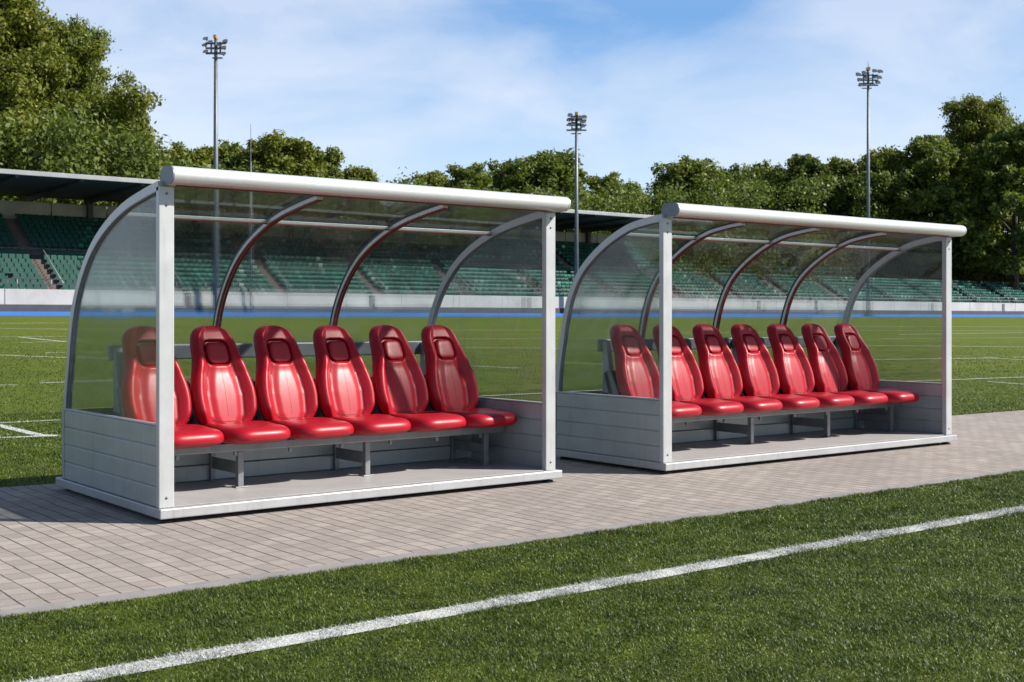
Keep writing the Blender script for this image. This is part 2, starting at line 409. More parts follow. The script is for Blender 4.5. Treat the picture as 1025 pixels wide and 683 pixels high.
ys = np.concatenate(([-900, -300, -100, -40, -12], np.arange(-6, 12, .5), np.arange(12, 78, 3), np.arange(78, 86.1, .5), [90, 99, 110, 119, 160, 300, 900, 2000]))
xs = np.array([-1500, -500, -150, -60, -25, -10, -5, 0, 5, 10, 15, 25, 50, 80, 120, 200, 500, 2500.])
gv = np.array([[x, y, float(gz(y))] for y in ys for x in xs]); nx = len(xs)
gf = [(j * nx + i, j * nx + i + 1, (j + 1) * nx + i + 1, (j + 1) * nx + i) for j in range(len(ys) - 1) for i in range(nx - 1)]
gnd = MB().add(gv, gf, True).build('ground', M['turf']); tag(gnd, kind='structure')

# block paving (a slab with real thickness) and its concrete edging
def slab(name, poly, z0, z1, mat):
    n = len(poly); m = MB()
    m.add([(x, y, z0) for x, y in poly] + [(x, y, z1) for x, y in poly],
          [tuple(range(n - 1, -1, -1)), tuple(range(n, 2 * n))] + [(i, (i + 1) % n, n + (i + 1) % n, n + i) for i in range(n)])
    return tag(m.build(name, mat), kind='structure')
X0, X1 = -30., 90.
slab('paving', [(X0, -1.682), (X1, -1.682), (X1, max(-1.5, float(edge_back(X1)))), (X0, float(edge_back(X0)))], -.10, G0, M['paving'])
slab('paving_edging', [(X0, -1.754), (X1, -1.754), (X1, -1.685), (X0, -1.685)], -.10, G0 + .004, M['kerb'])
slab_track = MB()
ty = np.arange(79.0, 84.61, .4)
slab_track.add([(x, y, float(gz(y)) + .012) for y in ty for x in (-80., 320.)], [(2 * i, 2 * i + 1, 2 * i + 3, 2 * i + 2) for i in range(len(ty) - 1)], True)
tag(slab_track.build('running_track', M['track']), kind='structure')

# painted lines: (x0,y0,x1,y1,width)
def unproj(u, v):
    d = fw + rt * (u - 512.5) / F + np.array([0, 0, 1.]) * (HY - v) / F
    lo, hi = .5, 140.
    for s in np.linspace(1., 140., 2800):
        p = CAM + d * s
        if p[2] <= float(gz(p[1])): return p[:2]
    return None
LINES = [(-60., -2.830, 120., -2.830, .138)]
for (u0, v0, u1, v1, wd) in [(-40, 426, 60, 421, .07), (-40, 417, 38, 436.2, .12), (-60, 441, 57, 437, .10), (36, 436.4, 57, 437, .14),
                             (-60, 387, 17, 386, .07), (39, 384, 200, 378, .08), (-40, 354.5, 120, 360.5, .12), (45, 353.4, 280, 352, .10),
                             (-60, 338, 66, 337, .14), (20, 338, 66, 342.6, .14), (20, 343.5, 66, 342, .10), (-30, 329, 120, 330.5, .2), (-40, 324, 200, 323.2, .28),
                             (430, 348.5, 700, 350, .12), (470, 367, 517, 369.5, .08), (480, 397.5, 660, 389, .07),
                             (430, 340, 640, 339, .12), (560, 364, 660, 368, .08), (430, 331, 720, 331.5, .2),
                             (860, 384.5, 1060, 377, .07), (989, 383, 1080, 389.5, .06), (860, 361, 1000, 359, .10), (985, 359, 1060, 362.5, .10), (1014, 358.3, 1060, 357.3, .1),
                             (820, 346, 1060, 348.3, .14), (900, 335.4, 1060, 333, .2), (840, 331, 1060, 332, .2), (840, 327, 1060, 327.6, .28), (880, 339.6, 1060, 338.4, .12)]:
    a, b = unproj(u0, v0), unproj(u1, v1)
    if a is None or b is None: continue
    LINES.append((a[0], a[1], b[0], b[1], wd))
for i, (xa, ya, xb, yb, wd) in enumerate(LINES):
    n = max(2, int(math.hypot(xb - xa, yb - ya) / 1.0)); nrm = np.array([-(yb - ya), xb - xa]); nrm = nrm / np.linalg.norm(nrm) * wd / 2
    vv = []
    for k in range(n + 1):
        t = k / n; x = xa + (xb - xa) * t; y = ya + (yb - ya) * t
        for sg in (-1, 1):
            px, py = x + nrm[0] * sg, y + nrm[1] * sg
            vv.append((px, py, float(gz(py)) + .005 + .0006 * i))
    o = MB().add(vv, [(2 * k, 2 * k + 1, 2 * k + 3, 2 * k + 2) for k in range(n)]).build('pitch_line', M['line']); tag(o, kind='structure')

# grass blades: density falls with distance from the camera
def blades(name, x0, x1, y0, y1, dens, keep, hmul=1., gmax=2.2, fall=.12):
    N = int((x1 - x0) * (y1 - y0) * dens)
    p = np.stack([rng.uniform(x0, x1, N), rng.uniform(y0, y1, N)], 1)
    d = p - CAM[:2]; dep = d @ fw[:2]; lat = d @ rt[:2]
    ok = (dep > 3.2) & (np.abs(lat) < .43 * dep + .7) & keep(p, dep)
    ok &= rng.random(N) < np.clip((6. / np.maximum(dep, 1)) ** 1.6, fall, 1)
    p = p[ok]; dep = dep[ok]; N = len(p)
    grow = np.clip(dep / 6, 1, gmax)
    # clumping
    cl = np.sin(p[:, 0] * 9.1 + 2 * np.sin(p[:, 1] * 7.3)) * np.sin(p[:, 1] * 10.7 + 1.7 * np.sin(p[:, 0] * 6.1))
    H = rng.uniform(.008, .019, N) * hmul * (1 + .38 * cl) * np.clip(grow, 1, 1.25 if gmax < 3 else 1.7)
    W = rng.uniform(.0018, .0034, N) * grow
    az = rng.uniform(0, 2 * PI, N); lean = rng.uniform(.4, 1.6, N) * H
    dx, dy = np.cos(az), np.sin(az); sx, sy = -dy, dx
    z0 = gz(p[:, 1]) - .002
    V = np.zeros((N, 5, 3))
    def put(k, t, wd, hz, side):
        V[:, k, 0] = p[:, 0] + dx * lean * t + sx * W * wd * side; V[:, k, 1] = p[:, 1] + dy * lean * t + sy * W * wd * side; V[:, k, 2] = z0 + H * hz
    put(0, 0, .5, 0, -1); put(1, 0, .5, 0, 1); put(2, .35, .5, .62, 1); put(3, .35, .5, .62, -1); put(4, 1, 0, .92, 0)
    idx = np.arange(N)[:, None] * 5
    L = np.concatenate([idx + np.array([[0, 1, 2, 3]]), idx + np.array([[3, 2, 4]])], 1).ravel()
    tot = np.tile([4, 3], N)
    white = np.zeros(N, bool)
    for (xa, ya, xb, yb, wd) in LINES:
        ab = np.array([xb - xa, yb - ya]); ln = np.linalg.norm(ab); ab = ab / ln
        q = p - np.array([xa, ya]); al = q @ ab; pe = np.abs(q[:, 0] * -ab[1] + q[:, 1] * ab[0])
        white |= (al > 0) & (al < ln) & (pe < wd / 2 + rng.normal(0, .003, N))
    me = np_mesh(name, V.reshape(-1, 3), L, tot, [M['blade'], M['blade_white']], np.repeat(white.astype(np.int32), 2))
    return link(bpy.data.objects.new(name, me))
b1 = blades('turf_fibres', -6, 16, -6.3, -1.752, 26000, lambda p, d: d < 19)
tag(b1, 'short green synthetic turf fibres in front of the paving, white along the touchline', 'turf', kind='stuff')
b2 = blades('turf_fibres', -4, 24, 1.3, 9, 12000, lambda p, d: (p[:, 1] > edge_back(p[:, 0])) & (rng.random(len(d)) > np.clip((d - 17) / 14, 0, 1)))
b3 = blades('turf_fibres', -3, 60, 7.8, 42, 1500, lambda p, d: rng.random(len(d)) > np.clip((d - 30) / 22, 0, 1), 1., 5., .05)
tag(b3, 'green synthetic turf fibres of the pitch farther out behind the dugouts', 'turf', kind='stuff')
tag(b2, 'short green synthetic turf fibres of the pitch behind the paving', 'turf', kind='stuff')

# ------------------------------------------------------------------ red seat (local: x across, y back, z up; origin under the cushion front)
def width_at(v):          # half width of the backrest at height fraction v
    k = [(0, .172), (.06, .206), (.16, .233), (.27, .244), (.37, .241), (.47, .226), (.56, .205), (.64, .187), (.71, .178), (.79, .173), (.85, .166), (.90, .152), (.94, .132), (.97, .104), (.988, .076), (1, .040)]
    xs_ = [a for a, _ in k]; ys_ = [b for _, b in k]
    return float(np.mean([np.interp(min(1, max(0, v + d)), xs_, ys_) for d in (-.025, -.012, 0, .012, .025)])) if v < .94 else float(np.interp(v, xs_, ys_))
BH = .70
def spine(v):             # centre line of the backrest's front face
    y = .375 + .275 * v + .035 * math.sin(v * PI) * -1 + .02 * max(0, v - .75) * -1
    z = .085 + BH * v
    return y, z
def rr_sdf(x, y, hx, hy, r):
    qx, qy = abs(x) - hx + r, abs(y) - hy + r
    return math.hypot(max(qx, 0), max(qy, 0)) + min(max(qx, qy), 0) - r
def smooth(a, b, x):
    t = min(1, max(0, (x - a) / (b - a))); return t * t * (3 - 2 * t)
HC, HHX, HHZ = .730, .088, .080     # headrest window: height fraction, half size
def panel_half(v): return float(np.interp(v, [0, .04, .10, .3, .45, .56, .62], [.07, .108, .128, .138, .125, .104, .095]))
def front_off(x, v):      # forward bulge (towards -y) of the front face
    wv = width_at(v); u = abs(x) / wv
    bol = .072 * smooth(.46, .90, u) * smooth(-.05, .18, v) * (1 - .5 * smooth(.55, .85, v))      # side bolsters
    o = .016 + bol
    if v < .62:                                                                       # lumbar panel, slightly domed, groove round it
        d = abs(x) - panel_half(v); o += .016 * smooth(.0, -.07, d)
        o -= .006 * math.exp(-(d / .006) ** 2) * smooth(.0, .05, v)
    o += .016 * smooth(.52, .66, v)                                                    # head part comes forward
    s = rr_sdf(x, (v - HC) * BH, HHX, HHZ, .042)
    o -= .034 * smooth(.018, -.008, s)                                                 # window
    return o
def seat_back_mesh():
    nu, nv = 84, 110; vs = []; fs = []
    us = np.sin(np.linspace(-1, 1, nu + 1) * PI / 2 * .80); us /= us[-1]
    for j in range(nv + 1):
        v = 1 - (1 - j / nv) ** 1.0
        wv = width_at(v); y, z = spine(v)
        for u in us:
            x = u * wv; edge = math.sqrt(max(0, 1 - abs(u) ** 7))
            o = front_off(x, v) * 1.0
            cap = math.sqrt(max(0, 1 - ((v - .93) / .07) ** 2)) if v > .93 else 1
            cap = max(cap, .15)
            base = .022
            vs.append((x, y - (o * (.25 + .75 * edge)) * cap + (1 - edge) * .03, z))
    nf = len(vs); W = nu + 1
    for j in range(nv + 1):
        v = j / nv; wv = width_at(v); y, z = spine(v)
        cap = max(math.sqrt(max(0, 1 - ((v - .90) / .10) ** 2)) if v > .90 else 1, .1)
        for u in us:
            edge = math.sqrt(max(0, 1 - abs(u) ** 4))
            vs.append((u * wv, y + .012 + (.058 * edge) * cap, z))
    for j in range(nv):
        for i in range(nu):
            a = j * W + i
            fs.append((a, a + 1, a + W + 1, a + W)); b = nf + a
            fs.append((b, b + W, b + W + 1, b + 1))
    for j in range(nv):
        for i, sgn in ((0, 1), (nu, -1)):
            a = j * W + i; q = (a, a + W, nf + a + W, nf + a); fs.append(q if sgn > 0 else q[::-1])
    for i in range(nu):
        a = i; fs.append((a, nf + a, nf + a + 1, a + 1)); a = nv * W + i; fs.append((a, a + 1, nf + a + 1, nf + a))
    return vs, fs
def front_pt(x, v, lift=.0):
    y, z = spine(v); wv = width_at(v); edge = math.sqrt(max(0, 1 - min(1, abs(x) / wv) ** 7))
    return (x, y - front_off(x, v) * (.25 + .75 * edge) - lift, z)
def pillow(cx, cz, hx, hz, yf, th, n=26):      # small padded block facing -y
    vs = []; fs = []
    for side in (0, 1):
        for j in range(n + 1):
            for i in range(n + 1):
                a = -1 + 2 * i / n; b = -1 + 2 * j / n
                sx = a * math.sqrt(1 - .38 * abs(b) ** 5); sz = b * math.sqrt(1 - .38 * abs(a) ** 5)
                e = max(0, (1 - abs(a) ** 6)) * max(0, (1 - abs(b) ** 6))
                yy = yf(cz + b * hz) + (0.02 if side else -th * e ** .5)
                vs.append((cx + sx * hx, yy, cz + sz * hz))
    W = n + 1; o = W * W
    for j in range(n):
        for i in range(n):
            a = j * W + i; fs.append((a, a + 1, a + W + 1, a + W)); fs.append((o + a, o + a + W, o + a + W + 1, o + a + 1))
    for i in range(n):
        fs += [(i, o + i, o + i + 1, i + 1), (n * W + i, n * W + i + 1, o + n * W + i + 1, o + n * W + i),
               (i * W, (i + 1) * W, o + (i + 1) * W, o + i * W), (i * W + n, o + i * W + n, o + (i + 1) * W + n, (i + 1) * W + n)]
    return vs, fs
def cushion_mesh():
    vs = []; fs = []; nt, nr = 96, 22; rs = [math.sin(PI / 2 * k / nr) for k in range(nr + 1)]
    def ring(r, top):
        for k in range(nt):
            a = 2 * PI * k / nt; c, s = math.cos(a), math.sin(a); e = 2 / 4.2
            x = .240 * r * math.copysign(abs(c) ** e, c); y = .155 + .315 * r * math.copysign(abs(s) ** e, s)
            x *= 1 - .14 * smooth(.15, .46, y)
            dome = (1 - r ** 8) ** (1 / 2.2) if r < 1 else 0
            u = abs(x) / .236
            zt = .050 + .066 * dome + (.014 * smooth(.35, .85, u) * dome * smooth(.05, .2, y)) - .012 * smooth(.10, .34, y) * (1 - u) * dome
            zb = .050 - .050 * (1 - r ** 8) ** .5 if r < 1 else .050
            vs.append((x, y, zt if top else zb))
    for top in (1, 0):
        for r in rs[1:]: ring(r, top)
    C0 = len(vs); vs.append((0, .155, .050 + .066 - .008)); vs.append((0, .155, 0.0))
    for t in (0, 1):
        o = t * nr * nt
        for j in range(nr - 1):
            for k in range(nt):
                q = (o + j * nt + k, o + j * nt + (k + 1) % nt, o + (j + 1) * nt + (k + 1) % nt, o + (j + 1) * nt + k)
                fs.append(q[::-1] if t == 0 else q)
        for k in range(nt): fs.append((C0 + t, o + k, o + (k + 1) % nt))
    for k in range(nt): 
        a = (nr - 1) * nt + k; b = (nr - 1) * nt + (k + 1) % nt; fs.append((a, b, nr * nt + b, nr * nt + a))
    return vs, fs

def make_red_seat():
    root = empty('bucket_seat')
    vs, fs = seat_back_mesh()
    back = MB().add(vs, fs, True).build('backrest', M['red'], root, True)
    zc = .085 + BH * HC
    def yf(z):
        v = (z - .085) / BH; y0 = spine(HC)[0] - .030; return y0 + (spine(v)[0] - spine(HC)[0]) * .80
    vs, fs = pillow(0, zc - .002, HHX - .006, HHZ - .006, yf, .014)
    MB().add(vs, fs, True).build('headrest', M['red'], back, True)
    st = MB()
    for s in (-1, 1):
        st.tube([front_pt(s * (panel_half(v)), v, -.0005) for v in np.linspace(.05, .615, 40)], .0030, 6)
    st.tube([front_pt(x, .05 + .02 * (abs(x) / .107) ** 2, -.0005) for x in np.linspace(-.105, .105, 21)], .0030, 6)
    st.tube([front_pt(0, v, -.0012) for v in np.linspace(.10, .585, 30)], .0020, 6)
    st.build('stitching', M['stitch'], back)
    vs, fs = cushion_mesh()
    MB().add(vs, fs, True).build('cushion', M['red'], root, True)
    br = MB()                                     # dark rear shell and hinge block that close the gap under the backrest
    br.box(-.15, .15, .36, .62, -.012, .05, .008)
    br.add([(x, y, z) for x in (-.16, .16) for y, z in ((.45, .04), (.60, .04), (.70, .36), (.64, .38))],
           [(0, 1, 2, 3), (7, 6, 5, 4), (0, 4, 5, 1), (1, 5, 6, 2), (2, 6, 7, 3), (3, 7, 4, 0)])
    br.build('rear_shell', M['black'], root)
    for s in (-1, 1):
        pl = MB(); x = s * .185
        pl.add([(x + dx, y, z) for dx in (-.004, .004) for y, z in ((.33, .03), (.50, .03), (.63, .36), (.60, .40), (.46, .12))],
               [(0, 1, 2, 3, 4), (9, 8, 7, 6, 5)] + [(i, (i + 1) % 5, 5 + (i + 1) % 5, 5 + i) for i in range(5)])
        pl.build('bracket', M['steel'], root)
    return root
def copy_tree(o, parent=None):
    c = o.copy(); COL.objects.link(c)
    if parent is not None: c.parent = parent
    for ch in o.children: copy_tree(ch, c)
    return c

# ------------------------------------------------------------------ team shelters
ARC1 = [(1.80, .655), (1.775, .80), (1.725, 1.0), (1.665, 1.25), (1.57, 1.46), (1.41, 1.66), (1.20, 1.825), (.925, 1.955), (.61, 2.05), (.30, 2.103), (.05, 2.135)]
ARC2 = [(1.405, .655), (1.385, .85), (1.345, 1.05), (1.29, 1.30), (1.22, 1.50), (1.11, 1.68), (.955, 1.825), (.72, 1.97), (.46, 2.075), (.22, 2.118), (.05, 2.134)]
def shelter(loc, rz, L, D, arc, arches, legs, riser_y, rail, label):
    root = empty('team_shelter', (loc[0], loc[1], 0), rz); tag(root, label, 'dugout', 'glazed team dugouts beside the pitch')
    ZP = .1515; ZT = .661; XL, XR = .005, L - .040; yb = arc[0][0]
    pf = MB().box(0, L, 0, D, .0905, ZP, .007).build('platform', M['platform'], root)
    for (fx, fy) in ((.07, .07), (L - .09, .07), (L * .49, .09), (.09, D - .1), (L - .1, D - .1)):
        m = MB(); m.tube([(fx, fy, G0 + .001), (fx, fy, G0 + .016)], .042, 16); m.tube([(fx, fy, G0 + .016), (fx, fy, .092)], .016, 10)
        m.build('foot', M['black'], pf)
    fl = MB().box(XL + .05, XR - .05, .05, riser_y, ZP + .0015, ZP + .005, .001, 1).build('floor_sheet', M['floor'], root)
    for x0, x1, y1 in ((XL, XL + .098, .082), (XR - .094, XR, .084)):
        MB().box(x0, x1, .034, y1, ZP + .001, 2.105, .006).build('post', M['frame'], root)
    for px_ in (XL + .049, XR - .047):          # bolt heads on the posts 
        for pz in (.215, 1.99, 2.06):
            MB().tube([(px_, .0345, pz), (px_, .0295, pz)], .0085, 6).build('bolt', M['steel'], root)
    pts = catmull([(0, y, z) for y, z in arc], 44)
    nrm = []
    for i, p in enumerate(pts):
        t = (pts[min(i + 1, len(pts) - 1)] - pts[max(i - 1, 0)]).normalized(); n = Vector((0, -t.z, t.y))
        nrm.append(n if n.dot(Vector((0, -1, -.6))) > 0 else -n)      # inward normal
    def sweep(mb, x0, x1, d0, d1):
        V = []; Fc = []
        for p, n in zip(pts, nrm):
            for x, d in ((x0, d0), (x1, d0), (x1, d1), (x0, d1)): V.append((x, p.y + n.y * d, p.z + n.z * d))
        m = len(pts)
        for i in range(m - 1):
            for k in range(4): Fc.append((i * 4 + k, i * 4 + (k + 1) % 4, (i + 1) * 4 + (k + 1) % 4, (i + 1) * 4 + k))
        Fc += [(0, 1, 2, 3), tuple((m - 1) * 4 + k for k in (3, 2, 1, 0))]
        mb.add(V, Fc, True); return mb
    for i, ax in enumerate(arches):
        end = i in (0, len(arches) - 1)
        a = sweep(MB(), ax - .022, ax + .022, 0 if end else .007, .056 if end else .048).build('arch', M['alu'] if not end else M['frame'], root, True)
        g0 = .0562 if end else .0482; gm = M['cap'] if end else M['gasket_reflection']  # grey rubber on end arches; inner strips paint the seats' red reflection
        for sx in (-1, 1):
            sweep(MB(), ax + sx * .013 - .007, ax + sx * .013 + .007, g0, g0 + (.005 if end else .009)).build('gasket_reflection', gm, a, True)
        if not end: sweep(MB(), ax - .0245, ax + .0245, .0055, .022).build('shade_strip', M['navy'], a, True)  # dark strip added to paint the arch's shaded side
    # low clad ends: four boards each, plus rear trim and cap
    zb = np.linspace(ZP + .003, ZT - .012, 5)
    for x0, x1 in ((XL + .004, XL + .040), (XR - .040, XR - .004)):
        m = MB()
        for k in range(4): m.box(x0, x1, .086, yb - .022, zb[k] + .0025, zb[k + 1] - .0025, .006)
        m.box(x0 + .008, x1 - .008, .088, yb - .024, zb[0], zb[-1], 0)
        p = m.build('side_panel', M['panel'], root)
        MB().box(x0 - .003, x1 + .003, .086, yb - .02, ZT - .011, ZT, .003).build('cap_strip', M['frame'], p)
        MB().box(x0 - .004, x1 + .004, yb - .0195, yb + .022, ZP + .001, ZT, .004).build('corner_trim', M['panel'], p)
    m = MB()
    for k in range(4): m.box(XL + .046, XR - .046, yb - .014, yb + .018, zb[k] + .0025, zb[k + 1] - .0025, .006)
    m.build('back_panel', M['panel'], root)
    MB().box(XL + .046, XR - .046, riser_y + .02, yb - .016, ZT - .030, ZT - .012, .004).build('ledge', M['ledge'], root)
    # riser behind the bench
    m = MB(); zr = [ZP + .006, .27, .385, .50]
    for k in range(3): m.box(XL + .044, XR - .044, riser_y - (.0 if k else .006), riser_y + .018, zr[k] + .002, zr[k + 1] - .002, .005)
    rs = m.build('riser_panel', M['panel'], root)
    # bench frame
    m = MB(); m.box(.10, L - .12, .565, .615, .405, .462, .005); m.box(.10, L - .12, .615, riser_y + .05, .448, .464, .003)
    m.box(.10, L - .12, riser_y - .055, riser_y - .008, .40, .446, .004)
    for hx in np.linspace(.35, L - .35, int(L / .45)):
        m.box(hx - .012, hx + .012, .568, .59, .375, .406, .003)
    m.build('bench_frame', M['steel'], root)
    for lx in legs:
        m = MB(); m.box(lx - .021, lx + .021, .572, .614, ZP + .012, .404, .004)
        m.box(lx - .012, lx + .012, .6145, riser_y - .008, .245, .325, .004)
        m.box(lx - .018, lx + .018, riser_y - .042, riser_y - .009, ZP + .012, .399, .004)
        lg = m.build('bench_leg', M['steel'], root)
        m = MB(); m.box(lx - .045, lx + .045, .555, .632, ZP + .0055, ZP + .0135, .003); m.build('foot_plate', M['steel'], lg)
        MB().box(lx - .035, lx + .035, riser_y - .07, riser_y - .009, ZP + .0055, ZP + .0135, .003).build('foot_plate', M['steel'], lg)
    rx0, rx1, ry = rail
    rl = MB().box(rx0, rx1, ry, ry + .05, 1.008, 1.118, .010).build('back_rail', M['rail'], root)
    for ux in (rx0 + .02, (rx0 + rx1) / 2, rx1 - .12):
        MB().add([(ux + dx, y, z) for dx in (0, .05) for y, z in ((ry - .13, ZT - .012), (ry - .002, ZT - .012), (ry - .002, 1.10), (ry - .045, 1.10))],
                 [(0, 1, 2, 3), (7, 6, 5, 4), (0, 4, 5, 1), (1, 5, 6, 2), (2, 6, 7, 3), (3, 7, 4, 0)]).build('rail_upright', M['panel'], rl)
    # front roof beam: rounded profile
    prof = []
    for k in range(19):
        a = -PI / 2 - PI * k / 18; prof.append((-.052 + .060 * math.cos(a), 2.1655 + .0535 * math.sin(a)))
    prof += [(.055, 2.219), (.088, 2.185), (.088, 2.125), (.078, 2.112)]
    BX0, BX1 = XL + .040, XR + .012
    bm_ = MB().prism(prof, BX0, BX1, True).build('roof_beam', M['alu'], root, True)
    def capm(xa, xb):
        cy, cz = -.01, 2.1655; grow = [(cy + (y - cy) * 1.015, cz + (z - cz) * 1.02) for y, z in prof]
        return MB().prism(grow, xa, xb, True)
    capm(BX0 - .010, BX0 - .0005).build('end_cap', M['cap'], bm_, True)
    c2 = capm(BX1 + .0005, BX1 + .012).build('end_cap', M['alu'], bm_, True)
    MB().box(BX1 - .055, BX1 - .03, -.04, -.01, 2.2185, 2.2235, .002).build('drain_slot', M['black'], bm_)
    MB().box(XL + .10, XR - .10, -.005, .030, 2.104, 2.1115, .002).build('beam_reflection', M['gasket_reflection'], bm_)  # red strip painting the seats' reflection under the beam
    # purlin along the roof
    k = min(range(len(pts)), key=lambda i: abs(pts[i].y - .78 * (yb / 1.8))); pp, pn = pts[k], nrm[k]
    for a, b in zip(arches[:-1], arches[1:]):
        q = pp + pn * .022
        pu = MB().box(a + .0225, b - .0225, q.y - .011, q.y + .011, q.z - .011, q.z + .011, .003).build('purlin', M['panel'], root)
        MB().box(a + .0225, b - .0225, q.y - .010, q.y + .010, q.z - .020, q.z - .0115, .001).build('gasket_reflection', M['gasket_reflection'], pu)  # seats' red reflection painted as a strip under the purlin
    # glazing: bent roof and back sheet, flat end panes
    V = []; Fc = []; m_ = len(pts); xs_ = np.linspace(arches[0] + .0225, arches[-1] - .0225, 2)
    for d in (.0008, .0048):
        for p, n in zip(pts, nrm):
            for x in xs_: V.append((x, p.y + n.y * d, p.z + n.z * d))
    o = m_ * 2
    for i in range(m_ - 1):
        a = i * 2; Fc.append((a, a + 1, a + 3, a + 2)); Fc.append((o + a, o + a + 2, o + a + 3, o + a + 1))
        Fc.append((a, a + 2, o + a + 2, o + a)); Fc.append((a + 1, o + a + 1, o + a + 3, a + 3))
    Fc += [(0, o, o + 1, 1), (o - 2, o - 1, 2 * o - 1, 2 * o - 2)]
    MB().add(V, Fc, True).build('roof_glazing', M['glass'], root, True)
    inner = [(p.y + n.y * .057, p.z + n.z * .057) for p, n in zip(pts, nrm)]
    poly = [(y, z) for y, z in inner if z > ZT + .004 and y > .088]
    poly = [(inner[0][0], ZT + .002)] + poly + [(.0885, poly[-1][1] + .004), (.0885, ZT + .002)]
    for x in (arches[0], arches[-1]):
        MB().prism(poly, x - .003, x + .003).build('side_glazing', M['glass'], root)
    return root

sh1 = shelter((0, 0), 0., 3.1706, 1.95, ARC1, [.027, 1.110, 2.12, 3.1706 - .085], [.80, 1.80, 2.88], 1.055, (.185, 2.90, 1.36),
              'nearer glazed dugout with a curved clear roof and six red seats')
SH2 = (3.1706 + .9135, -.189); RZ2 = R(-.747)
sh2 = shelter(SH2, RZ2, 4.0013, 1.46, ARC2, [.027, .950, 1.925, 2.90, 4.0013 - .095], [.58, 1.656, 2.743, 3.75], 1.04, (.36, 3.75, 1.19),
              'farther glazed dugout with a curved clear roof and seven red seats')

proto = make_red_seat(); first = True
ordw = ['leftmost', 'second', 'third', 'fourth', 'fifth', 'sixth', 'seventh']
def place_seat(x, y, z, rz, label):
    global first
    s = proto if first else copy_tree(proto)
    first = False
    s.location = (x, y, z); s.rotation_euler = (0, 0, rz); tag(s, label, 'seat', 'red padded seats in the dugouts')
def turned(x, y, a):       # turn the seat about the top of its back
    return x + .62 * math.sin(a), y + .62 - .62 * math.cos(a), a
for i in range(6):
    lab = 'red padded bucket seat, %s in the nearer six-seat dugout' % (('leftmost, partly behind the front post') if i == 0 else ('rightmost' if i == 5 else ordw[i] + ' from the left'))
    x, y, a = turned(.325 + .4885 * i, .475, R(5 + rnd.uniform(-.8, .8)))
    place_seat(x, y, .4655, a, lab)
c2, s2 = math.cos(RZ2), math.sin(RZ2)
for i in range(7):
    lx, ly, a = turned(.475 + .5145 * i, .40, R(3.5 + rnd.uniform(-.8, .8)))
    lab = 'red padded bucket seat, %s in the farther seven-seat dugout' % ('leftmost' if i == 0 else ('rightmost' if i == 6 else ordw[i] + ' from the left'))
    place_seat(SH2[0] + lx * c2 - ly * s2, SH2[1] + lx * s2 + ly * c2, .4655, RZ2 + a, lab)

# ------------------------------------------------------------------ grandstand across the pitch
GX0, GX1, GXM = 2., 215., 96.        # whole stand, end of the roofed two-tier part
gs = empty('grandstand', (GX0, 85., 0)); tag(gs, 'long grandstand with green seats across the pitch, its left part under a dark flat roof', 'grandstand')
def gpart(mb, name, mat, parent=None):
    o = mb.build(name, mat, None)
    o.parent = parent or gs; o.matrix_parent_inverse = Matrix.Translation((-GX0, -85., 0)) if parent is None else Matrix()
    return o
LOW = [(85.2 + .72 * i, 3.05 + .40 * i) for i in range(8)]       # tread front edge y and level
UPP = [(92.6 + .66 * i, 6.62 + .40 * i) for i in range(8)]
poly = [(84.95, 1.2), (84.95, 3.04)]
for (y, z) in LOW: poly += [(y, poly[-1][1]), (y, z)]
polyR = poly + [(LOW[-1][0] + 2.2, LOW[-1][1]), (LOW[-1][0] + 2.2, 1.2)]
polyL = poly + [(92.6, LOW[-1][1])]
for (y, z) in UPP: polyL += [(y, z), (y + .66, z)]
polyL = polyL[:-1] + [(98.0, UPP[-1][1]), (98.0, 1.2)]
gpart(MB().prism(polyL, GX0, GXM).prism(polyR, GXM + .01, GX1), 'terrace', M['concrete'])
m = MB(); m.box(GX0, GX1, 84.62, 84.94, 2.30, 3.42, .02)
fwall = gpart(m, 'front_wall', M['white_wall'])
m = MB()
for x in np.arange(GX0 + 4, GX1, 5.6): m.box(x - .03, x + .03, 84.612, 84.63, 2.31, 3.41, 0)
for x in np.arange(GX0 + 1, GX1, 16.8): m.box(x - .25, x + .25, 84.55, 84.618, 2.30, 3.30, .01)
gpart(m, 'wall_joint', M['concrete'], None)
gpart(MB().box(GX0, GX1, 84.56, 84.90, 1.4, 2.296, .01), 'plinth', M['plinth'])
# back wall of white sheets, columns, roof
m = MB()
for k, x in enumerate(np.arange(GX0, GXM - 4, 4.7)): m.box(x + .06, x + 4.64, 97.7, 97.82, 9.3, 10.95, .02)
gpart(m, 'back_wall', M['white_wall'])
for x in np.arange(33.3 - 28.2, GXM, 9.4):
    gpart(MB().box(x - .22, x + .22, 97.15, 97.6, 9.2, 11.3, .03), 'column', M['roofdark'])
m = MB(); rp = [(85.4, 11.75), (85.4, 12.02), (98.9, 11.72), (98.9, 11.45)]
m.prism(rp, GX0, GXM + 1)
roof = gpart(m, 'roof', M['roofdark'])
gpart(MB().box(GX0, GXM + 1, 85.25, 85.39, 11.72, 12.06, .02), 'roof_fascia', M['fascia'])
gpart(MB().prism([(85.4, 12.025), (85.4, 12.06), (98.9, 11.76), (98.9, 11.725)], GX0, GXM + 1), 'roof_cover', M['fascia'])
m = MB()
for x in np.arange(33.3 - 28.2, GXM, 4.7): m.prism([(85.5, 11.55), (85.5, 11.74), (98.6, 11.44), (98.6, 10.95)], x - .1, x + .1)
gpart(m, 'roof_beam', M['roofdark'])
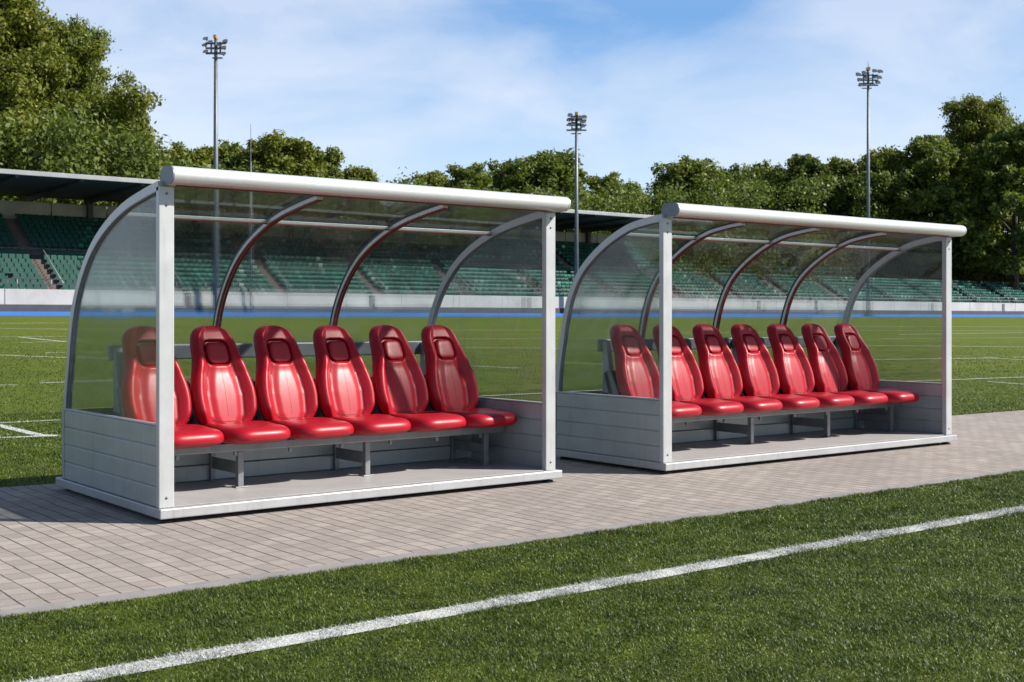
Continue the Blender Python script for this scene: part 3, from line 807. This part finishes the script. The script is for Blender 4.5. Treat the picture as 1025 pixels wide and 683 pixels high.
# handrails
def rail(x0, x1, y, z, h, step):
    m = MB()
    for zz in (z + h, z + h * .5): m.tube([(x0, y, zz), (x1, y, zz)], .035, 6)
    for x in np.arange(x0 + .1, x1, step): m.tube([(x, y, z - .02), (x, y, z + h)], .035, 6)
    return m
gpart(rail(GX0, GX1, 84.80, 3.42, .75, 2.4), 'front_handrail', M['steel'])
gpart(rail(GX0, GXM, 91.5, LOW[-1][1], .9, 2.0), 'walkway_handrail', M['steel'])
AISLES = [26.6 + 9.4 * i for i in range(-3, 21)]
for ax in AISLES:
    for rows, up in ((LOW, False), (UPP, True)):
        if up and ax > GXM - 2: continue
        top = []
        for (y, z) in rows: top += [(y - .36, z - .397), (y - .36, z - .2), (y - .004, z - .2), (y - .004, z + .003)]
        top.append((top[-1][0] + .3, top[-1][1]))
        m = MB().prism(top + [(top[-1][0], top[-1][1] - .5), (top[0][0] + .3, top[0][1] - .3)], ax - .34, ax + .34)
        gpart(m, 'stairway', M['stair'])
    m = MB(); top = (UPP if ax < GXM - 2 else LOW)[-1]
    m.tube([(ax + .55, 85.3, 3.9), (ax + .55, LOW[-1][0], LOW[-1][1] + .85)], .04, 6)
    gpart(m, 'stair_handrail', M['fascia'])

def gseat_template():
    m = MB()
    m.box(-.215, .215, .0, .36, .0, .05, .018, 1)
    prof = [(.34, .02), (.40, .02), (.47, .36), (.455, .40), (.42, .40), (.40, .36)]
    m.prism(prof, -.215, .215)
    m.box(-.03, .03, .15, .3, -.30, 0, 0)
    return np.array(m.v), m.f
SV, SF = gseat_template()
seat_me = bpy.data.meshes.new('stadium_seat'); seat_me.from_pydata([tuple(v) for v in SV], [], SF); seat_me.materials.append(M['seatgreen'])
spots = []
for x in np.arange(GX0 + .5, GX1 - .5, .52):
    if min(abs(x - a) for a in AISLES) < .60: continue
    for r, (y, z) in enumerate(LOW):
        if rnd.random() < .985: spots.append((x, y + .16, z + .36))
    if x < GXM - .4:
        for r, (y, z) in enumerate(UPP):
            if rnd.random() < .985: spots.append((x, y + .12, z + .36))
P = np.array(spots); d = P - CAM; dep = d @ fw; uu = 512.5 + F * (d @ rt) / dep
clear = (uu > 2) & (uu < 80)          # the rows seen directly, left of the nearer dugout
order = np.lexsort((dep, ~clear)); near = order[:300]; rest = order[300:]
for i in near:
    o = bpy.data.objects.new('stadium_seat', seat_me); COL.objects.link(o); o.location = P[i]; o.rotation_euler = (0, 0, rnd.uniform(-.02, .02))
    tag(o, 'small green plastic seat in the grandstand rows left of the nearer dugout', 'stadium seat', 'green grandstand seats at the left')
n = len(rest); base = P[rest]
Vv = (SV[None] + base[:, None]).reshape(-1, 3); nvv = len(SV)
tot1 = [len(f) for f in SF]; flat = np.concatenate([np.array(f) for f in SF])
Lx = (flat[None] + (np.arange(n) * nvv)[:, None]).ravel()
me = np_mesh('stadium_seat_rows', Vv, Lx, np.tile(tot1, n), [M['seatgreen']])
tag(link(bpy.data.objects.new('stadium_seat_rows', me)), 'rows of small green plastic seats filling the rest of the grandstand', 'stadium seats', 'green grandstand seats', 'stuff')

# ------------------------------------------------------------------ floodlight masts
def floodlight(u, v_top, Y, lamps, label, whip=False):
    x, dep = ground_at(u, Y); z0 = float(gz(Y)); H = height_at(v_top, dep) - z0; k = dep / F      # k: metres per pixel
    root = empty('floodlight_mast', (x, Y, z0), R(YAW - 90)); tag(root, label, 'floodlight', 'floodlight masts round the pitch')
    m = MB(); m.tube([(0, 0, 0), (0, 0, H * .5), (0, 0, H)], [.24, .19, .13], 12); m.box(-.4, .4, -.4, .4, -.3, .25, .03); m.build('pole', M['mast'], root)
    fr = MB()
    for zz in (H - 6.5 * k, H - 11.5 * k, H - 16.5 * k):
        fr.box(-10 * k, 10 * k, -.09, .09, zz - .07, zz + .07, 0); fr.box(-5 * k, 5 * k, .5, .64, zz - .3, zz - .2, 0)
    for xx in (-4.5 * k, 4.5 * k): fr.box(xx - .06, xx + .06, -.06, .06, H - 17 * k, H - 5 * k, 0)
    fr.build('crossarm', M['mast'], root)
    for (a, b) in lamps:
        m = MB(); cx, cz = a * k, H - b * k; wv, hv, dv_ = 2.6 * k, 1.9 * k, 1.7 * k
        q = [(-1, -1, -.75), (1, -1, -.75), (1, -1, .55), (-1, -1, .55), (-.6, 1, -.3), (.6, 1, -.3), (.6, 1, .9), (-.6, 1, .9)]
        tilt = -.35; pv = []
        for (X, Yq, Z) in q:
            X, Yq, Z = X * wv, Yq * dv_, Z * hv; pv.append((cx + X, Yq * math.cos(tilt) - Z * math.sin(tilt) - .3, cz + Yq * math.sin(tilt) * -1 + Z * math.cos(tilt)))
        m.add(pv, [(0, 1, 2, 3), (7, 6, 5, 4), (0, 4, 5, 1), (1, 5, 6, 2), (2, 6, 7, 3), (3, 7, 4, 0)])
        m.tube([(cx, -.2, cz), (cx, 0, cz - 1.2 * k)], .06, 6)
        lh = m.build('lamp_head', M['lamp'], root)
        f = np.array(pv[:4]); ce = f.mean(0); f2 = ce + (f - ce) * .82; nrm_ = np.cross(f[1] - f[0], f[3] - f[0]); nrm_ /= np.linalg.norm(nrm_)
        MB().add([tuple(p + nrm_ * .01) for p in f2] + [tuple(p + nrm_ * .03) for p in f2], [(0, 1, 2, 3), (7, 6, 5, 4), (0, 4, 5, 1), (1, 5, 6, 2), (2, 6, 7, 3), (3, 7, 4, 0)]).build('lamp_lens', M['lens'], lh)
    MB().box(-1.6 * k, 1.6 * k, -.35, .35, H - .2, H + 1.5 * k, .05).build('top_box', M['amber'], root)
    if whip: MB().tube([(0, 0, H + 1.4 * k), (0, 0, H + 8 * k)], .03, 6).build('lightning_rod', M['mast'], root)
    return root
six = [(-9, 2.5), (10.5, 5), (-10, 9), (9, 11.5), (-9, 15.5), (8, 17.5), (-4.5, 6), (4.5, 9)]
floodlight(216, 37, 83.6, six, 'tall floodlight mast above the nearer dugout, leftmost of the three masts')
floodlight(577, 114, 83.6, [(a * .72, b * .72) for a, b in six] + [(-3.4, 10.5), (3, 4)], 'slim floodlight mast rising between the two dugouts')
floodlight(869, 69, 80.5, [(-11, 6), (-5, 4.5), (5.5, 2.5), (11, 3), (-9.5, 11.5), (-4, 9.5), (6.5, 8.5), (10, 9), (-8, 16.5), (-3, 16), (3, 16), (8.5, 14)],
           'floodlight mast with many lamps above the farther dugout, at the right', True)
x, dep = ground_at(251, 84.2)
am = empty('antenna_mast', (x, 84.2, float(gz(84.2)))); tag(am, 'thin antenna pole just right of the leftmost floodlight mast', 'antenna')
h = height_at(124, dep) - float(gz(84.2))
MB().tube([(0, 0, -.2), (0, 0, h * .8), (0, 0, h * .8 + .01), (0, 0, h)], [.09, .07, .035, .02], 8).build('pole', M['mast'], am)
MB().tube([(-.25, 0, h * .86), (.25, 0, h * .86)], .03, 6).build('crossbar', M['mast'], am)

# ------------------------------------------------------------------ trees
def leaf_cloud(clumps, per, size, seed, bias=.75):
    """clumps: array (n,4) x,y,z,r -> quads scattered on and in each clump, facing roughly outwards"""
    g = np.random.default_rng(seed); n = len(clumps)
    cnt = np.maximum(12, (per * (clumps[:, 3] / clumps[:, 3].mean()) ** 2).astype(int))
    ci = np.repeat(np.arange(n), cnt); N = len(ci)
    dirs = g.normal(size=(N, 3)); dirs /= np.linalg.norm(dirs, axis=1)[:, None]
    rad = clumps[ci, 3] * (g.random(N) ** .38) * (1 + .35 * (g.random(N) ** 6))
    # lumpy clumps
    lump = 1 + .28 * np.sin(dirs[:, 0] * 5 + ci) * np.sin(dirs[:, 1] * 6 + ci * 1.7) + .18 * np.sin(dirs[:, 2] * 9 + ci * .7)
    c = clumps[ci, :3] + dirs * (rad * lump)[:, None] * np.array([1., 1., .78])
    nr = dirs * bias + g.normal(size=(N, 3)) * .55 + np.array([0, 0, .25]); nr /= np.linalg.norm(nr, axis=1)[:, None]
    a = np.cross(nr, g.normal(size=(N, 3))); a /= np.linalg.norm(a, axis=1)[:, None] + 1e-9; b = np.cross(nr, a)
    s = size * g.uniform(.55, 1.25, N)
    a *= s[:, None]; b *= (s * g.uniform(.4, .65, N))[:, None]
    droop = nr * (s * g.uniform(-.25, .15, N))[:, None]
    V = np.stack([c - a, c + b * 1.0 + droop, c + a, c - b + droop], 1)
    return V.reshape(-1, 3), N
def make_tree_mesh(seed, h, wr, crown0, leaf, n_clump, per, cone=0.):
    g = np.random.default_rng(seed)
    branches = []; clumps = []; zc0 = h * crown0
    ph = g.uniform(0, 6.3, 6)
    def env(az, t):       # crown radius at azimuth and height fraction: a broad dome with uneven lobes
        base = (1 - abs(2 * t - .78) ** 2.6 * (.42 if t < .39 else .62)) if t < .97 else .25
        base = max(.16, base)
        return wr * base * (1 + .16 * math.sin(2 * az + ph[0] + 3 * t) + .12 * math.sin(3 * az + ph[1] - 5 * t) + .09 * math.sin(5 * az + ph[2] + 9 * t))
    boughs = []
    nb = 34
    for k in range(nb):
        t = ((k + .5) / nb) ** .85; az = k * 2.39996 + g.uniform(-.35, .35)
        e = env(az, t); f = g.uniform(.62, 1.02); z = zc0 + (h - zc0) * t * .95
        tip = np.array([math.cos(az) * e * f, math.sin(az) * e * f, z])
        z0 = max(h * .10, z - e * f * g.uniform(.45, .75)); st = np.array([0, 0, z0])
        mid = st + (tip - st) * .5 + np.array([0, 0, e * .07]); branches.append((tuple(st), tuple(mid), tuple(tip)))
        boughs.append((st, tip, e))
    q = max(4, n_clump // nb)
    for st, tip, e in boughs:
        for c in range(q):
            a = g.random() ** .55
            p = st + (tip - st) * (.35 + .68 * a) + np.clip(g.normal(size=3), -1.7, 1.7) * wr * np.array([.13, .13, .075])
            clumps.append((p[0], p[1], max(p[2], zc0 * .7), wr * g.uniform(.065, .135) * (1.15 - .25 * a)))
    for c in range(int(n_clump * .25)):       # leader and top
        z = zc0 + (h - zc0) * g.uniform(.45, .96); e = wr * .42 * (1.15 - (z / h))
        clumps.append((float(np.clip(g.normal(), -1.5, 1.5)) * e, float(np.clip(g.normal(), -1.5, 1.5)) * e, z, wr * g.uniform(.07, .12)))
    clumps = np.array(clumps); clumps[:, 2] *= h / np.percentile(clumps[:, 2] + clumps[:, 3], 99.5)
    V, N = leaf_cloud(clumps, per, leaf, seed + 5)
    crown = np_mesh('crown', V, np.arange(4 * N), np.full(N, 4), [])
    m = MB(); tr = h * .019
    m.tube([(0, 0, -.6), (0, 0, h * .04), (0, 0, h * .2), (h * .01, 0, h * .45), (0, h * .01, h * .86)], [tr * 1.7, tr * 1.15, tr, tr * .7, tr * .12], 9)
    for a, b, c in branches: m.tube([a, b, c], [tr * .36, tr * .22, tr * .05], 6)
    tmp = m.build('trunk', M['bark']); tm = tmp.data; bpy.data.objects.remove(tmp)
    return crown, tm
KINDS = {  # seed, height, crown radius, crown start, leaf, clumps, leaves per clump
    'big': make_tree_mesh(3, 30., 12.5, .08, .24, 760, 170),
    'broad': make_tree_mesh(21, 20., 9.4, .10, .26, 420, 105),
    'round': make_tree_mesh(34, 20., 8.4, .10, .26, 400, 100),
    'tall': make_tree_mesh(47, 20., 6.6, .08, .25, 400, 100),
    'loose': make_tree_mesh(58, 20., 8.4, .12, .26, 330, 95),
}
KINDS['stem'] = make_tree_mesh(71, 20., 6.4, .27, .25, 400, 100)
KH = {'stem': 20., 'big': 30., 'broad': 20., 'round': 20., 'tall': 20., 'loose': 20.}
crowns = {}
def tree(kind, u, v_top, Y, rz, wide, mat, label, z0=None):
    x, dep = ground_at(u, Y); zb = float(gz(Y)) if z0 is None else z0
    s = (height_at(v_top, dep) - zb) / KH[kind]
    key = (kind, mat)
    if key not in crowns:
        cm = KINDS[kind][0].copy(); cm.materials.clear(); cm.materials.append(M[mat]); cm.name = 'crown'; crowns[key] = cm
    root = empty('tree', (x, Y, zb), rz); root.scale = (s * wide, s * wide, s)
    tag(root, label, 'tree', 'trees behind the grandstand')
    link(bpy.data.objects.new('trunk', KINDS[kind][1]), root); link(bpy.data.objects.new('crown', crowns[key]), root)
    return root
TREES = [
    ('big', 0, -28, 118, .3, .92, 'leafB', 'towering leafy tree filling the top left corner above the stand roof'),
    ('big', 66, 20, 122, 2.1, .66, 'leafA', 'tall tree whose branches reach right beside the towering corner tree'),
    ('loose', 136, 100, 114, .5, .62, 'leafB', 'lower yellowish tree at the right foot of the towering corner trees'),
    ('round', 188, 146, 122, 1., 1.0, 'leafB', 'low round tree just left of the leftmost floodlight mast'),
    ('broad', 228, 142, 128, 2., .95, 'leafA', 'low broad tree directly behind the leftmost floodlight mast'),
    ('broad', 278, 133, 122, 4., 1.0, 'leafB', 'rounded tree behind the thin antenna pole and to its right'),
    ('round', 322, 148, 124, .2, .9, 'leafA', 'tree with sloping top two crowns right of the thin antenna pole'),
    ('loose', 358, 166, 122, 2.7, .95, 'leafB', 'smallest tree where the left row dips down to the dugout roof beam'),
    ('loose', 434, 171, 128, 1.2, 1.1, 'leafB', 'small low tree at the left end of the middle tree row'),
    ('round', 470, 164, 120, 4.1, .95, 'leafA', 'rounded tree second from the left end of the middle tree row'),
    ('broad', 516, 160, 124, 5.3, 1.05, 'leafA', 'tree left of the middle floodlight mast with a notched crown'),
    ('broad', 552, 151, 118, .9, 1.15, 'leafA', 'tallest tree of the middle row, just left of the middle floodlight mast'),
    ('round', 606, 174, 122, 3.3, .9, 'leafB', 'shorter tree just right of the middle floodlight mast'),
    ('loose', 634, 182, 130, 5.9, .9, 'leafB', 'lowest tree in the gap right of the middle floodlight mast'),
    ('broad', 690, 158, 118, 2.3, 1.1, 'leafA', 'domed tree rising above the left end of the farther dugout roof'),
    ('round', 735, 167, 122, 1.6, .85, 'leafC', 'darker tree right of the domed tree above the farther dugout'),
    ('broad', 765, 162, 126, 4.4, .8, 'leafA', 'mid green tree midway along the roof of the farther dugout'),
    ('tall', 806, 153, 118, 2.9, 1.0, 'leafC', 'dark upright tree left of the rightmost floodlight mast'),
    ('round', 842, 158, 114, 5.0, .85, 'leafA', 'tree touching the left side of the rightmost floodlight mast'),
    ('broad', 884, 148, 108, .4, .8, 'leafB', 'yellowish broad tree just right of the rightmost floodlight mast'),
    ('tall', 926, 134, 102, 1.9, 1.1, 'leafA', 'tall tree above the right end of the farther dugout roof'),
    ('big', 985, 96, 100, 4.8, .84, 'leafB', 'highest tree of the right-hand wood, near the right edge'),
    ('stem', 1016, 122, 89.5, 3.6, 1.0, 'leafA', 'dark tree in the stand at the right edge with its trunk showing among green seats'),
    ('broad', 1075, 104, 96, 1.0, .9, 'leafA', 'dark broad tree cut off by the right edge'),
]
for T in TREES: tree(*T)
# low growth that closes the wood behind the stand: one mass
g = np.random.default_rng(77); cl = []
for u in np.arange(-60, 1120, 5.):
    for k in range(3):
        Y = g.uniform(100, 134); x, dep = ground_at(u + g.uniform(-4, 4), Y)
        top = np.interp(u, [-60, 130, 180, 380, 420, 640, 800, 900, 1000, 1120], [120, 120, 172, 186, 195, 195, 180, 170, 160, 150])
        zt = height_at(top, dep)
        for q in range(3):
            cl.append((x + g.uniform(-2, 2), Y, max(3.5, zt * g.uniform(.25, 1.0)), g.uniform(1.3, 2.6)))
cl = np.array(cl); V, N = leaf_cloud(cl, 150, .28, 99)
wm = np_mesh('woodland', V, np.arange(4 * N), np.full(N, 4), [M['leafC']])
tag(link(bpy.data.objects.new('woodland', wm)), 'dark leafy undergrowth filling the wood behind the grandstand', 'woodland', None, 'stuff')
